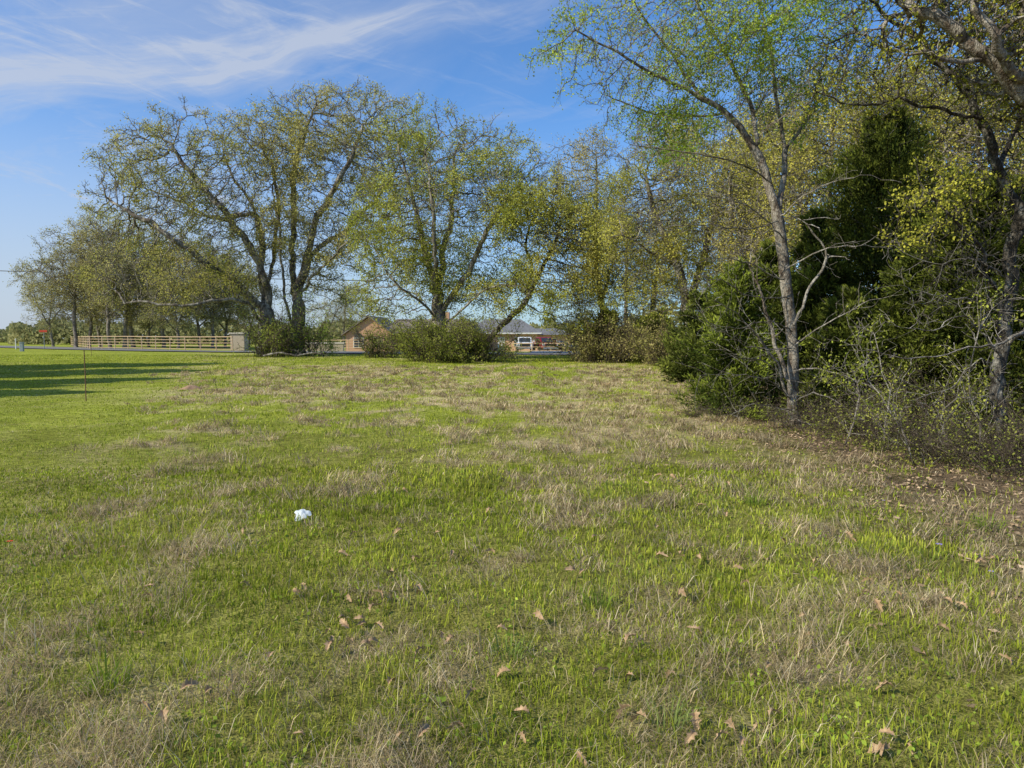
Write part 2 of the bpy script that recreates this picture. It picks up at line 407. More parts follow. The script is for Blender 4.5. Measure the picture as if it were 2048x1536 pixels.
bp=N('ShaderNodeBump'); bp.inputs['Strength'].default_value=.7; bp.inputs['Distance'].default_value=.04; L(no.outputs['Fac'],bp.inputs['Height']); L(bp.outputs[0],b.inputs['Normal'])
tag(mk('ground',np.stack([X,Yg,Z],2).reshape(-1,3),np.stack([a,a+1,a+n+1,a+n],1),gm,col=col.reshape(-1,3),smooth=True),kind='structure')
# ---- road
def ribbon(name,pts,w,dz,mat,step=1.5,off=0,kind='structure'):
    rng=np.random.default_rng(0); P=resample([np.array([p[0],p[1],0.]) for p in pts],step,rng,0)
    d=nrm(np.gradient(P,axis=0)); nn=np.stack([-d[:,1],d[:,0],d[:,2]*0],1); rows=[]
    for k in np.linspace(-.5,.5,5):
        q=P+nn*(w*k+off); q[:,2]=gz(q[:,0],q[:,1])+dz; rows.append(q)
    V=np.stack(rows,1).reshape(-1,3); m=len(P); i,j=np.meshgrid(np.arange(4),np.arange(m-1)); a=(j*5+i).ravel()
    o=mk(name,V,np.stack([a,a+1,a+6,a+5],1),mat)
    if kind: o['kind']=kind
    return o
ASPH=pmat('asphalt',(.16,.155,.15),(.21,.20,.19),3,.9,.2)
ribbon('road',ROADP,7.2,.08,ASPH)
PAINT=pmat('road paint',(.55,.5,.3),(.45,.4,.25),6,.8)
ribbon('road_marking',ROADP,.14,.087,PAINT,off=.0)
CONC=pmat('concrete drive',(.38,.36,.32),(.30,.28,.25),1.2,.9,.1)
ribbon('driveway',[(4,60.8),(4.5,72),(4,84),(3,99)],5.0,.07,CONC)
ribbon('driveway',[(-25,72),(-24,80),(-22,92)],4.0,.07,CONC)
# ================================================================ GRASS (uncountable)
rng=np.random.default_rng(11)
def sampleXY(N,y0,y1,ex=.6):
    u=rng.random(N); Y=(y0**ex+u*(y1**ex-y0**ex))**(1/ex); X=rng.uniform(-1,1,N)*(.86*Y+1.0); return X,Y
def blades(X,Y,h,w,lean,az,col,seg3,curve=.5,lift=0.,dark=.7):
    n=len(X); Z=gz(X,Y)-.005; B=np.stack([X,Y,Z+lift],1)
    side=np.stack([-np.sin(az+rng.normal(0,1.2,n)),np.cos(az+rng.normal(0,1.2,n)),np.zeros(n)],1); ld=np.stack([np.cos(az),np.sin(az),np.zeros(n)],1)
    W=w[:,None]; h_=h[:,None]; l=lean[:,None]
    up=np.array([0,0,1.])
    if seg3:
        m=B+ (up*np.cos(l*.5)+ld*np.sin(l*.5))*h_*.55
        tpt=m+(up*np.cos(l*(1+curve))+ld*np.sin(l*(1+curve)))*h_*.45
        V=np.stack([B-side*W*.5,B+side*W*.5,m+side*W*.4,m-side*W*.4,tpt],1).reshape(-1,3); b=np.arange(n)[:,None]*5
        T=np.concatenate([b+np.array([[0,1,2]]),b+np.array([[0,2,3]]),b+np.array([[3,2,4]])],0)
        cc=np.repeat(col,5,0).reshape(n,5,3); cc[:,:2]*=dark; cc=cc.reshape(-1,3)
    else:
        tpt=B+(up*np.cos(l)+ld*np.sin(l))*h_
        V=np.stack([B-side*W*.5,B+side*W*.5,tpt],1).reshape(-1,3); b=np.arange(n)[:,None]*3; T=b+np.array([[0,1,2]]); cc=np.repeat(col,3,0)
    V[:,2]=np.maximum(V[:,2],np.repeat(Z,5 if seg3 else 3)-.01)
    return V,T,cc
GREENS=np.array([[.28,.345,.035],[.39,.44,.045],[.48,.51,.08],[.21,.285,.045]])
STRAWS=np.array([[.70,.56,.33],[.54,.41,.23],[.80,.68,.44],[.38,.28,.16],[.62,.50,.32]])
def grassset(N,y0,y1,seg3):
    X,Y=sampleXY(N,y0,y1)
    dr,mow=dryness(X,Y); _,wo=groundcol(X,Y)
    keep=(rng.random(N)>wo*.85)&(rng.random(N)<.22+.78*vnoise(X*5,Y*5,61)+.25*mow)&(Y<roady(X)-4.2)
    X,Y,dr,mow,wo=X[keep],Y[keep],dr[keep],mow[keep],wo[keep]; n=len(X)
    straw=rng.random(n)<(dr*.68+.07+wo*.45)
    gi=np.clip((vnoise(X*.9,Y*.9,71)*3.2+rng.normal(0,.8,n)),0,3).astype(int)
    col=np.where(straw[:,None],STRAWS[rng.integers(0,5,n)],GREENS[gi])*rng.uniform(.65,1.3,(n,1))
    tall=.4+1.15*fbm(X*1.3,Y*1.3,81,3)
    h=np.where(straw,rng.uniform(.04,.12,n),rng.uniform(.025,.085,n)*tall)*(1-.45*mow)*(1+ss(12,40,Y)*.2)
    w=np.where(straw,.0024,.0038)*np.maximum(1,Y/3.2)**.95*rng.uniform(.6,1.5,n)
    lean=np.where(straw,rng.uniform(.7,1.5,n),np.abs(rng.normal(0,.6,n)))
    return blades(X,Y,h,w,lean,rng.uniform(0,6.283,n),col,seg3)
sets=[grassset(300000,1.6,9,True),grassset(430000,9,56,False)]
# flattened dry tussocks
nc=8000; X,Y=sampleXY(nc,1.9,36,.6); dr,mow=dryness(X,Y); _,wo=groundcol(X,Y)
k=(rng.random(nc)<(dr*1.2+.09)*(1-mow))&(wo<.97); X,Y=X[k],Y[k]; nc=len(X)
per=48; idx=np.repeat(np.arange(nc),per); m=len(idx); sz=rng.uniform(.5,1.4,nc)[idx]; tone=rng.uniform(.6,1.12,(nc,1))[idx]
ox=rng.normal(0,.085,m)*sz; oy=rng.normal(0,.075,m)*sz
az=rng.uniform(0,6.28,nc)[idx]+rng.normal(0,1.1,m)
col=STRAWS[rng.integers(0,5,m)]*tone*rng.uniform(.6,1.25,(m,1))
g=rng.random(m)<.08; col[g]=GREENS[1]
lean=np.where(rng.random(m)<.88,rng.uniform(1.05,1.6,m),rng.uniform(.3,1.0,m))
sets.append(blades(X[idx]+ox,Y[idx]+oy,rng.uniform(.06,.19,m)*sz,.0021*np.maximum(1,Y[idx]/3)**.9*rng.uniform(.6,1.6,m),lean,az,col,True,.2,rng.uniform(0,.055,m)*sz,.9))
def joinsets(S):
    off=0;V=[];T=[];K=[]
    for v,t_,c in S: V.append(v);T.append(t_+off);K.append(c);off+=len(v)
    return np.concatenate(V),np.concatenate(T),np.concatenate(K)
V,T,K=joinsets(sets)
tag(mk('meadow_grass',V,T,GRASSM,col=K),'green spring grass mixed with dry straw coloured tufts over the field','grass',kind='stuff')
print('grass tris',len(T),time.time()-T0)
N_=16000; X,Y=sampleXY(N_,1.8,14); _,wo=groundcol(X,Y); k=(vnoise(X*2,Y*2,91)>.5)&(wo<.9); X,Y=X[k],Y[k]
pos=np.stack([X,Y,gz(X,Y)+rng.uniform(.01,.06,len(X))],1)
V,Q,c=leafquads(pos,.024,rng,(.22,.32,.04),(.36,.44,.06),.36,.6); tag(mk('clover_weeds',V,Q,GRASSM,col=c),'small round leaved weeds between the grass blades','weeds',kind='stuff')
# leaf litter; its brown at the field edge also stands in for a shadow strip
N_=46000; Y=rng.uniform(3,26,N_); X=woodsx(Y)+rng.exponential(3.5,N_)-1.8; k=X<16; X,Y=X[k],Y[k]
_,wo=groundcol(X,Y); k=rng.random(len(X))<wo*.2+wo*1.2*vnoise(X*1.7,Y*1.7,13)+.02; X,Y=X[k],Y[k]
pos=np.stack([X,Y,gz(X,Y)+rng.uniform(.0,.035,len(X))],1)
V,Q,c=leafquads(pos,.06,rng,(.24,.16,.09),(.50,.37,.24),.3,-.0,None,.45)
V[:,2]=np.repeat(pos[:,2],4)+(V[:,2]-np.repeat(pos[:,2],4))*.4
V[:,2]=np.maximum(V[:,2],gz(V[:,0],V[:,1])+.003)
tag(mk('leaf_litter',V,Q,LITTER,col=c),'brown fallen leaf litter under the trees at the right','leaf litter',kind='stuff')
# ================================================================ BIG TREES
OAKC=dict(c1=(.38,.38,.08),c2=(.62,.55,.18),twl=.45,tw=4,sigma=.16,ls=.12)
oakA=tree('oak_tree','spreading oak with long low limbs over the cream fence, left of the field',52,
 [[(538,712),(534,660),(530,615)],
  [(530,620),(480,570,-1),(430,530,-2),(360,480,-3),(300,440,-3),(235,410,-3)],
  [(530,615),(520,520,1),(505,430,2),(470,350,3),(440,280,3)],
  [(533,630),(523,560),(490,480),(430,400,-1),(380,340,-1),(345,290,-1)],
  [(534,655),(490,610,-2),(430,605,-4),(350,612,-5),(250,608,-5)],
  [(530,600),(545,500,2),(550,400,2),(540,320,1)],
  [(505,430,2),(430,440,4),(360,400,5),(290,370,5)]],
 [(385,380,190,150),(280,440,100,90),(320,555,150,70,-3),(510,330,80,95),(470,500,110,90),(300,340,70,60)],.6,natt=5200,D=.33,dk=.48,rt=.010,leaves=46000,seed=3,gj=.2,**OAKC)
oakB=tree('oak_tree','tallest oak in the field, twin stemmed beside the spreading oak',53,
 [[(592,712),(592,650),(596,595)],
  [(596,600),(620,510),(650,420,-1),(690,330,-2),(725,250,-2)],
  [(594,610),(590,480,2),(580,380,2),(592,300,1),(625,220)],
  [(598,590),(650,535,-2),(700,485,-3),(750,470,-3)],
  [(592,670),(572,600,-1),(560,480,-1),(545,380)],
  [(620,510),(660,480,2),(740,400,3),(790,340,3)]],
 [(680,300,170,120),(620,280,110,100),(660,470,135,105),(785,335,85,95),(640,580,90,40)],.52,natt=5400,D=.33,dk=.48,rt=.010,leaves=52000,seed=5,gj=.2,**OAKC)
OAKC2=dict(OAKC); OAKC2.update(c1=(.33,.37,.05),c2=(.56,.55,.12),ls=.11)
oakC=tree('oak_tree','upright oak rising out of the thick bush mid field',45,
 [[(880,722),(878,650),(872,580)],
  [(872,590),(840,490),(822,400),(800,320),(790,260)],
  [(874,590),(890,480,1),(902,400,1),(915,290,1)],
  [(878,630),(930,545,-1),(970,470,-2),(1015,400,-2)],
  [(878,640),(820,590,-2),(770,540,-3)],
  [(872,585),(868,480,-2),(860,380,-2),(850,300,-1)],
  [(882,655),(925,612,-1.5),(965,580,-2.2),(1010,568,-2.6),(1060,580,-3),(1100,606,-3)]],
 [(880,370,160,145),(1005,390,115,115),(790,480,95,115),(930,550,130,70),(775,600,90,60)],.48,natt=5400,D=.29,dk=.43,rt=.009,leaves=66000,seed=8,gj=.2,**OAKC2)
OAKC3=dict(OAKC2); OAKC3.update(c2=(.58,.53,.14),twl=.4,ls=.105)
oakD=tree('leaning_tree','oak leaning to the right above the grey roofed house',42,
 [[(965,722),(976,685),(1012,648),(1048,612),(1072,560),(1108,505),(1120,450)],
  [(1048,612),(1060,540,2),(1050,480,2),(1075,420,2)]],
 [(1110,480,110,120),(1140,595,115,60,-1),(1050,430,85,90),(1190,500,85,95),(1040,590,90,45,-1.5)],.17,natt=3600,D=.27,dk=.41,leaves=52000,seed=12,di=3,bark=BARK_DK,gj=.2,**OAKC3)
oakE=tree('slender_tree','slender pale tree with thin top right of the leaning oak',44,
 [[(1212,722),(1210,640),(1195,540),(1188,430),(1192,310)],
  [(1205,600),(1235,500,1),(1245,400,1)]],
 [(1180,390,80,120),(1235,480,80,120),(1200,590,80,70)],.2,natt=2600,D=.27,dk=.41,leaves=26000,ls=.09,seed=15,c1=(.38,.35,.12),c2=(.58,.50,.2))
oakF=tree('oak_tree','dark forked oak at the edge of the woods behind the cedars',36,
 [[(1388,745),(1385,680),(1375,620)],
  [(1375,620),(1350,530),(1315,450),(1290,350)],
  [(1378,610),(1400,520,1),(1425,420,1),(1450,320,1)],
  [(1350,530),(1290,500,-1),(1240,470,-2)]],
 [(1350,360,125,130),(1290,460,95,95),(1440,400,100,150),(1360,560,110,70)],.32,natt=4000,D=.25,dk=.38,leaves=48000,ls=.09,seed=18,c1=(.36,.38,.06),c2=(.60,.55,.13),di=3)
print('oaks',time.time()-T0)
oakW=tree('woodland_tree','slim oak inside the woods behind the dark cedar',26,
 [[(1680,790),(1676,650),(1660,500),(1650,380),(1665,230)],
  [(1660,500),(1600,400,1),(1560,300,1)],[(1655,450),(1720,360,-1),(1770,280,-1)]],
 [(1650,290,170,160),(1600,450,130,110),(1740,430,110,120)],.2,natt=2600,D=.24,dk=.38,leaves=22000,ls=.08,seed=21,
 c1=(.36,.38,.06),c2=(.62,.55,.13),di=3,group='slim oaks inside the woods')
wl='slim oak inside the woods behind the dark cedar'
for (px,Y,rz,sc) in ((1510,33,1.2,1.05),(1800,30,4.0,1.15),(1900,24,5.1,1.0),(2040,23,.8,1.0),(1440,42,3.3,1.0),(1620,38,5.6,1.2),(2180,26,3.1,1.1),(1300,47,2.0,.9)):
    x=(px-CX)/F*Y; copy_tree(oakW,(x,Y,gz1(x,Y)),rz,sc,wl,'slim oaks inside the woods')
gv=dict(natt=2600,D=.42,dk=.6,leaves=15000,ls=.17,tw=3,twl=.6,rt=.013,maxc=2,sigma=.25,c1=(.36,.34,.12),c2=(.56,.50,.2),group='oaks in the grove behind the cream fence',bark=BARK_FAR)
gl='bare looking oak in the distant grove behind the cream pipe fence'
g1=tree('grove_oak',gl,96,[[(152,690),(148,630),(150,580)],[(150,600),(110,560),(75,540)],[(150,590),(165,520,1),(160,470)]],
 [(112,560,75,65),(165,520,75,80),(130,610,70,30)],.24,seed=31,**gv)
g2=tree('grove_oak',gl,94,[[(250,690),(252,640),(245,560),(240,480)],[(252,640),(285,560),(300,500)],[(250,620),(215,570),(190,510)]],
 [(245,530,85,90),(250,610,80,35)],.26,seed=33,**gv)
g3=tree('grove_oak',gl,98,[[(400,690),(395,640),(405,580),(420,520)],[(395,640),(370,590),(350,550)],[(396,655),(430,620),(450,590)]],
 [(400,550,70,70),(370,600,60,40),(440,600,55,40)],.2,seed=35,**gv)
for (px,Y,rz,sc,src) in ((178,99,1,.85,g2),(222,93,2.2,.95,g1),(268,98,3.4,1.05,g2),(330,96,.6,1.0,g1),(356,92,4.4,.85,g3),(425,97,5.2,.85,g1),(452,101,2.6,.95,g3),(300,106,1.7,.9,g3),(108,112,3.9,.7,g2),(690,125,.4,.8,g1),(500,108,2.4,.85,g3),(200,104,5.5,1.0,g3)):
    x=(px-CX)/F*Y; copy_tree(src,(x,Y,gz1(x,Y)),rz,(sc,sc,sc*(.95+.13*math.sin(px))),gl,'oaks in the grove behind the cream fence')
print('groves',time.time()-T0)
# ---- foreground pale tree
fg=tree('elm_tree','leaning pale barked tree at the front edge of the woods',13.5,
 [[(1588,858),(1584,760),(1586,660),(1576,570),(1564,470),(1545,370),(1517,290),(1470,230),(1400,188),(1330,150,-.3),(1250,110,-.5),(1150,60,-.6)],
  [(1547,370),(1500,340,-.6),(1430,318,-1),(1350,300,-1.2),(1260,290,-1.2)],
  [(1517,290),(1500,200,.4),(1450,110,.5),(1400,20,.5),(1370,-60,.5)],
  [(1558,420),(1570,300,.6),(1550,190,.9),(1535,80,.9),(1500,-50,.9)],
  [(1470,230),(1400,230,.8),(1310,225,1),(1210,190,1)],
  [(1400,188),(1330,90,.3),(1270,10,.3),(1230,-50,.3)],
  [(1570,300,.6),(1640,200,.8),(1700,90,1),(1740,-30,1)]],
 [(1290,110,215,110),(1450,60,200,120),(1600,100,180,150),(1340,260,140,50),(1500,-60,260,80)],.105,natt=3200,D=.12,dk=.2,di=1.6,rt=.003,tw=3,twl=.26,
 leaves=40000,ls=.044,sigma=.04,c1=(.22,.37,.035),c2=(.50,.58,.09),bark=BARK_FG,seed=41,thick=.02,up=.0,lw=.32,depth=1.0,gj=.08,e1=.62,floor_=.02)
R2=np.random.default_rng(5)
def pl(l,Y): return [at(p[0],p[1],Y+(p[2] if len(p)>2 else 0)) for p in l]
limb(fg,pl([(1588,650),(1618,575),(1648,515),(1625,465),(1602,440)],13.2),.026,.005,R2,BARK_DEAD,twl=.3,frac=.2)
limb(fg,pl([(1602,440),(1630,437),(1668,438)],13.2),.01,.004,R2,BARK_DEAD,twl=.15,frac=.2)
limb(fg,pl([(1575,760),(1545,680),(1520,600),(1500,545),(1470,500,-.4)],13.3),.04,.005,R2,BARK_FG,twl=.4,frac=.5)
limb(fg,pl([(1580,790),(1550,720,-.3),(1480,640,-.8),(1430,600,-1.2)],13.3),.026,.003,R2,BARK_DEAD,twl=.4,frac=.5)
for q in ([(1582,800),(1530,760,-.4),(1460,745,-.9),(1390,750,-1.3)],[(1584,820),(1520,810,-.5),(1450,830,-.9)],[(1580,770),(1520,725,-.3),(1440,700,-1)],
          [(1570,560),(1480,520,-.5),(1400,520,-.8),(1340,540,-1)],[(1566,480),(1500,420,-.5),(1400,390,-.8),(1300,400,-1)],[(1560,430),(1640,370,-.4),(1720,350,-.5)],[(1590,690),(1660,640,-.5),(1740,600,-.6)],
          [(1586,740),(1650,735,-.5),(1720,760,-.7),(1780,800,-.8)],[(1584,700),(1500,690,-.6),(1420,650,-1)],[(1572,540),(1640,500,-.5),(1730,490,-.7)],[(1578,600),(1500,590,-.6),(1430,560,-1),(1370,580,-1.2)],[(1560,440),(1480,460,-.6),(1390,450,-1),(1300,470,-1.1)],
          [(1584,810),(1640,790,-.5),(1700,820,-.7),(1740,860,-.8)],[(1582,830),(1620,850,-.6),(1660,840,-1.0)],[(1586,660),(1540,640,-.6),(1470,660,-1.1),(1400,640,-1.4)]):
    limb(fg,pl(q,13.3),.016,.0026,R2,BARK_DEAD,twl=.5,frac=.9)
# ---- right oak
YL=dict(c1=(.30,.33,.04),c2=(.56,.52,.08))
ro=tree('oak_tree','gnarled dark oak at the right edge with lichen spotted limbs',10,
 [[(2006,960),(2004,800),(2008,650),(2018,520),(2035,420),(2000,330),(1968,225),(1925,150),(1860,90),(1780,30),(1700,-50)],
  [(1975,250),(1900,218,-.3),(1810,190,-.4),(1720,205,-.5),(1620,175,-.5)],
  [(2000,330),(2040,250,.3),(2060,150,.3),(2050,30,.2),(2080,-80,.2)],
  [(1925,150),(1940,70,.4),(1960,-40,.5)],
  [(2008,600),(1960,500,-.5),(1900,440,-.7),(1850,380,-.8)],
  [(2018,480),(2080,420,-.3),(2150,330,-.4),(2200,200,-.4)],
  [(1860,90),(1790,100,.4),(1720,70,.5),(1650,90,.5)]],
 [(1850,90,220,130),(2020,60,200,180),(1720,180,150,80),(1910,430,120,110,-.4),(1750,-60,260,80),(2150,300,120,150),(1930,560,110,90,-.5)],.09,natt=3600,D=.10,dk=.17,di=1.5,rt=.003,tw=3,twl=.2,
 leaves=16000,ls=.042,sigma=.03,bark=BARK_DK,seed=43,thick=.018,up=0,depth=1.0,jit=.3,gj=.22,e1=.55,floor_=.01,**YL)
limb(ro,pl([(2010,690),(2040,655,-.6),(1960,690,-1.3),(1900,705,-1.5),(1840,722,-1.6),(1780,715,-1.7),(1700,700,-1.8)],10),.026,.004,R2,BARK_DEAD,twl=.35,frac=.4)
for q in ([(2012,640),(1960,600,-.8),(1880,590,-1.2),(1800,570,-1.5)],[(2006,760),(1960,720,-.5),(1900,780,-.8),(1830,800,-1)],[(2006,720),(1940,640,-.5),(1870,660,-.8),(1790,650,-1)],[(2010,560),(1950,520,-.6),(1870,530,-1),(1780,490,-1.1)],[(2006,820),(1950,800,-.5),(1890,840,-.8)]):
    limb(ro,pl(q,10),.014,.0026,R2,BARK_DEAD,twl=.4,frac=.8)
oo=tree('oak_tree','thick limbed oak reaching in over the upper right corner',8.6,
 [[(2330,1000),(2320,700),(2290,480),(2200,300),(2120,215),(2048,165),(1975,115),(1900,60),(1840,10),(1780,-60)],
  [(2048,165),(1990,90,-.3),(1950,20,-.4),(1930,-60,-.4)],
  [(1975,115),(1920,125,-.2),(1850,110,-.3),(1790,140,-.3)],
  [(2120,215),(2050,60,.3),(1990,-60,.3)],[(2290,480),(2330,250),(2340,0)]],
 [(1950,20,200,120),(2200,60,200,220),(1850,-80,200,60)],.17,natt=1500,D=.11,dk=.2,di=1.6,rt=.003,tw=3,twl=.2,
 leaves=8000,ls=.042,sigma=.03,bark=BARK_FG,seed=47,thick=.018,up=0,depth=1.0,gj=.25,e1=.42,floor_=.02,**YL)
print('fg',time.time()-T0)
# ---- cedars
def gxy(px,Y): x=(px-CX)/F*Y; return (x,Y,gz1(x,Y))
DG=dict(c1=(.04,.055,.014),c2=(.16,.185,.028))
cedar('cedar_tree','largest dark cedar, tall and dense right of the leaning pale tree',gxy(1765,16.8),6.9,2.6,330,600,51,rag=.45,full=.55,ls=.075,**DG)
cedar('cedar_tree','low bright green cedar left of the leaning pale tree',gxy(1470,15.2),3.3,1.35,120,420,52,c1=(.06,.085,.016),c2=(.27,.32,.045),rag=.65,ls=.075)
cedar('cedar_tree','cedar directly behind the leaning pale trunk',gxy(1625,15.9),4.6,1.3,130,420,68,rag=.5,c1=(.045,.06,.015),c2=(.18,.21,.03))
cedar('cedar_tree','dark cedar crowding the foot of the right edge oak',gxy(1950,12.8),4.6,1.7,190,480,53,full=.55,ls=.075,**DG)
cedar('cedar_tree','squat cedar low in front of the largest dark cedar',gxy(1695,14.2),2.5,1.2,110,420,54,c1=(.045,.06,.015),c2=(.19,.22,.035))
cedar('cedar_tree','middling cedar right of the squat cedar',gxy(1840,13.6),3.6,1.5,170,440,67,c1=(.04,.055,.014),c2=(.17,.195,.03),full=.55,ls=.075)
cedar('cedar_tree','shaded cedar beyond the right edge oak',gxy(2110,11.5),4.2,1.7,120,420,55,**DG)
cedar('cedar_tree','mid distance cedar between the forked oak and the bright green cedar',gxy(1400,26),3.3,1.7,90,300,56,c1=(.06,.08,.02),c2=(.24,.27,.05),ls=.13)
cedar('cedar_tree','cedar behind the bright green cedar near the forked oak',gxy(1545,20),4.2,1.8,130,300,57,ls=.12,c1=(.045,.06,.015),c2=(.18,.21,.035))
cedar('cedar_tree','deep green cedar standing in brown brush beyond the field',gxy(1215,43),2.9,1.9,80,260,58,ls=.16,c1=(.08,.1,.025),c2=(.26,.28,.05))
cedar('cedar_tree','rounded green cedar right of the brown brush',gxy(1310,41),2.8,2.0,80,260,59,ls=.16,c1=(.08,.11,.025),c2=(.3,.33,.055))
cedar('cedar_tree','far right cedar deep in the woods',gxy(1900,20),6.4,2.3,170,420,60,ls=.12,**DG)
# dense evergreens out of frame at left that throw the long shadow
d0=cedar('evergreen_tree','dense evergreen beyond the left edge shading the mowed lawn',(-30,13,gz1(-30,13)),13.5,4.8,120,300,66,ls=.5,lw=.3,group='evergreens beyond the left edge',rag=.4)
for (x,y,rz,sc) in ((-30.5,19,1.0,1),(-31.5,25,3.5,1.0),(-33,31,5.0,1.0)):
    copy_tree(d0,(x,y,gz1(x,y)),rz,sc,'dense evergreen beyond the left edge shading the mowed lawn','evergreens beyond the left edge')
# ---- shrubs
shrub('bush','thick green bush around the foot of the upright oak',gxy(872,42.5),4.0,3.0,76,3,.5,19000,.10,(.17,.21,.035),(.42,.44,.09),seed=61,rt=.007,R=.02)
shrub('bush','bushy growth under the leaning oak trunk',gxy(942,41.5),2.8,2.7,50,3,.5,10000,.10,(.17,.2,.035),(.40,.42,.09),seed=62,rt=.007,R=.02)
shrub('bush','leafy bush wrapped around the twin oak trunks at left',gxy(545,50),2.7,3.4,40,3,.5,6500,.11,(.17,.22,.035),(.42,.45,.09),seed=63,rt=.008,R=.02)
shrub('bush','fresh green sapling bush right of the twin oak trunks',gxy(628,51),1.8,4.2,14,3,.5,2600,.11,(.22,.32,.04),(.46,.54,.09),seed=64,rt=.008,R=.02)
shrub('bush','small dark bush between the twin oaks and the upright oak',gxy(756,48),2.2,2.4,26,3,.5,4200,.1,(.15,.18,.035),(.34,.36,.08),seed=65,rt=.008,R=.02)
for i,(px,Y,w,h,lf,lb) in enumerate(((1175,44,2.8,3.4,6500,'brown twiggy thicket right of the leaning oak'),(1205,41,3.2,2.6,6000,'brown twiggy thicket at the foot of the slender tree'),(1262,43,3.6,3.6,6500,'brown twiggy thicket left of the rounded cedar'),(1350,38,3.4,3.2,7500,'brown twiggy thicket under the forked oak'))):
    shrub('thicket',lb,gxy(px,Y),w,h,50,3,.5,lf,.10,(.30,.31,.07),(.56,.47,.22),seed=70+i,rt=.005,R=.02)
sp=[(1640,12.8,1.6,.9,'tangle of thin stems right beside the pale leaning trunk'),(1720,11.8,1.8,.8,'low twiggy brush in front of the squat cedar'),(1800,10.8,1.7,.6,'twiggy brush left of the slender sapling'),
    (1880,10.0,1.8,.6,'leafy brush right of the slender sapling'),(1960,9.4,1.6,.65,'brush in front of the right edge oak trunk'),(2040,8.8,1.8,.8,'brush at the right edge of the picture'),
    (1560,14.0,1.5,.5,'low dark brush under the bright green cedar'),(1440,15.0,1.6,.4,'grassy brush at the left foot of the bright green cedar'),(1870,12.0,2.0,1.3,'taller leafy brush before the dark cedars'),(2120,8.0,2.0,1.5,'brush just beyond the right edge'),
    (1990,11.0,2.0,1.6,'dense brush behind the right edge oak'),(1760,13.0,2.0,1.0,'dense brush at the foot of the largest cedar')]
for i,(px,Y,w,h,lb) in enumerate(sp):
    shrub('brush',lb,gxy(px,Y),w,h,18,3,.6,1300,.035,(.16,.22,.035),(.44,.44,.10),seed=90+i,rt=.002,R=.005,spread=.9)
for i,(px,row,h,lb) in enumerate(((1830,930,1.9,'slender grey sapling standing in leaf litter below the cedars'),(1905,905,1.6,'thin sapling just right of the slender grey one'),(1690,890,1.5,'thin bare sapling in the shade left of the slender grey one'),(1770,900,2.2,'tall whippy sapling left of the slender grey one, before the squat cedar'),(1975,930,1.9,'whippy sapling touching the right edge oak trunk'))):
    p=gp(px,row); shrub('sapling',lb,p,.4,h,1,5,.5,500,.042,(.26,.33,.04),(.54,.54,.10),bark=BARK_DEAD,seed=120+i,rt=.0026,R=.009,cat='sapling',spread=.6)
# far tree line (one mass)
rng=np.random.default_rng(77); P_=[]
for (px0,px1,Y,h) in ((-700,60,210,5.2),(20,700,150,5.0),(650,1300,160,6),(1250,2700,120,9),(2000,4200,80,9)):
    n=15000; px=rng.uniform(px0,px1,n); yy=Y+rng.normal(0,5,n); x=(px-CX)/F*yy; hh=h*(.3+1.1*fbm(px*.03,px*0,7,5)); z=rng.random(n)**.8*hh
    P_.append(np.stack([x,yy,z+gz(x,yy)],1))
P_=np.concatenate(P_); V,Q,c=leafquads(P_,.7,rng,(.20,.21,.09),(.42,.39,.18),.45,0,vnoise(P_[:,0]*.2,P_[:,2]*.4,3))
tag(mk('distant_woods',V,Q,LEAF,col=c),'low green line of distant woods along the horizon','woods',kind='stuff')
print('veg',time.time()-T0)
# ================================================================ FENCES
CREAM=pmat('cream pipe',(.58,.42,.25),(.48,.34,.20),8,.6)
def fence(p,q,label,h=1.4,sp=2.4,rails=5,name='pipe_fence'):
    p=np.array(p);q=np.array(q); Ln=np.linalg.norm(q-p); n=max(2,int(Ln/sp)); base=np.array([p[0],p[1],gz1(*p)])
    root=empty(name,base,0,label,'fence'); tops=[]
    for i in range(n+1):
        a=p+(q-p)*i/n; z=gz1(*a)
        MB().cyl((a[0]-base[0],a[1]-base[1],z-base[2]-.1),(a[0]-base[0],a[1]-base[1],z-base[2]+h+.06),.055,8).build('post',CREAM,root); tops.append((a[0],a[1],z))
    for k in range(rails):
        hh=h*(.16+.84*k/(rails-1)); m=MB()
        for a,b in zip(tops[:-1],tops[1:]):
            m.cyl((a[0]-base[0],a[1]-base[1],a[2]-base[2]+hh),(b[0]-base[0],b[1]-base[1],b[2]-base[2]+hh),.03 if k<rails-1 else .045,6)
        m.build('rail',CREAM,root)
    return root
def xy(px,Y): return ((px-CX)/F*Y,Y)
fence(xy(181,84),xy(466,72),'long cream pipe fence in front of the distant grove',h=1.5)
fence(xy(144,118),xy(180.3,84.6),'short cream pipe fence running back from the left corner',sp=3,h=1.5)
fence(xy(612,80),xy(785,78),'cream pipe fence in front of the brick gabled house',h=1.35)
fence(xy(1000,74),xy(1130,72),'cream pipe fence before the parked trucks',h=.85,rails=3)
STONE=brickmat('cream stone',(.50,.41,.29),(.40,.33,.23),(.36,.31,.25))
CAP=pmat('stone cap',(.52,.47,.38),(.44,.40,.33),4,.8,.2)
x,Y=xy(480,76); r=empty('stone_pillar',(x,Y,gz1(x,Y)),0,'cream stone gate pillar at the right end of the long fence','pillar')
MB().box(-.75,.75,-.6,.6,-.1,1.85).build('shaft',STONE,r,.03); MB().box(-.86,.86,-.71,.71,1.853,2.03).build('cap',CAP,r,.03)
x,Y=xy(650,72); r=empty('entrance_wall',(x,Y,gz1(x,Y)),.05,'low pale stone entrance wall right of the twin oaks','wall')
MB().box(-2.1,1.9,-.2,.2,-.1,.82).build('wall',STONE,r,.02)
MB().prism([(-.27,.823),(.27,.823),(.2,.94),(-.2,.94)],-2.18,1.98).build('coping',CAP,r,.01)
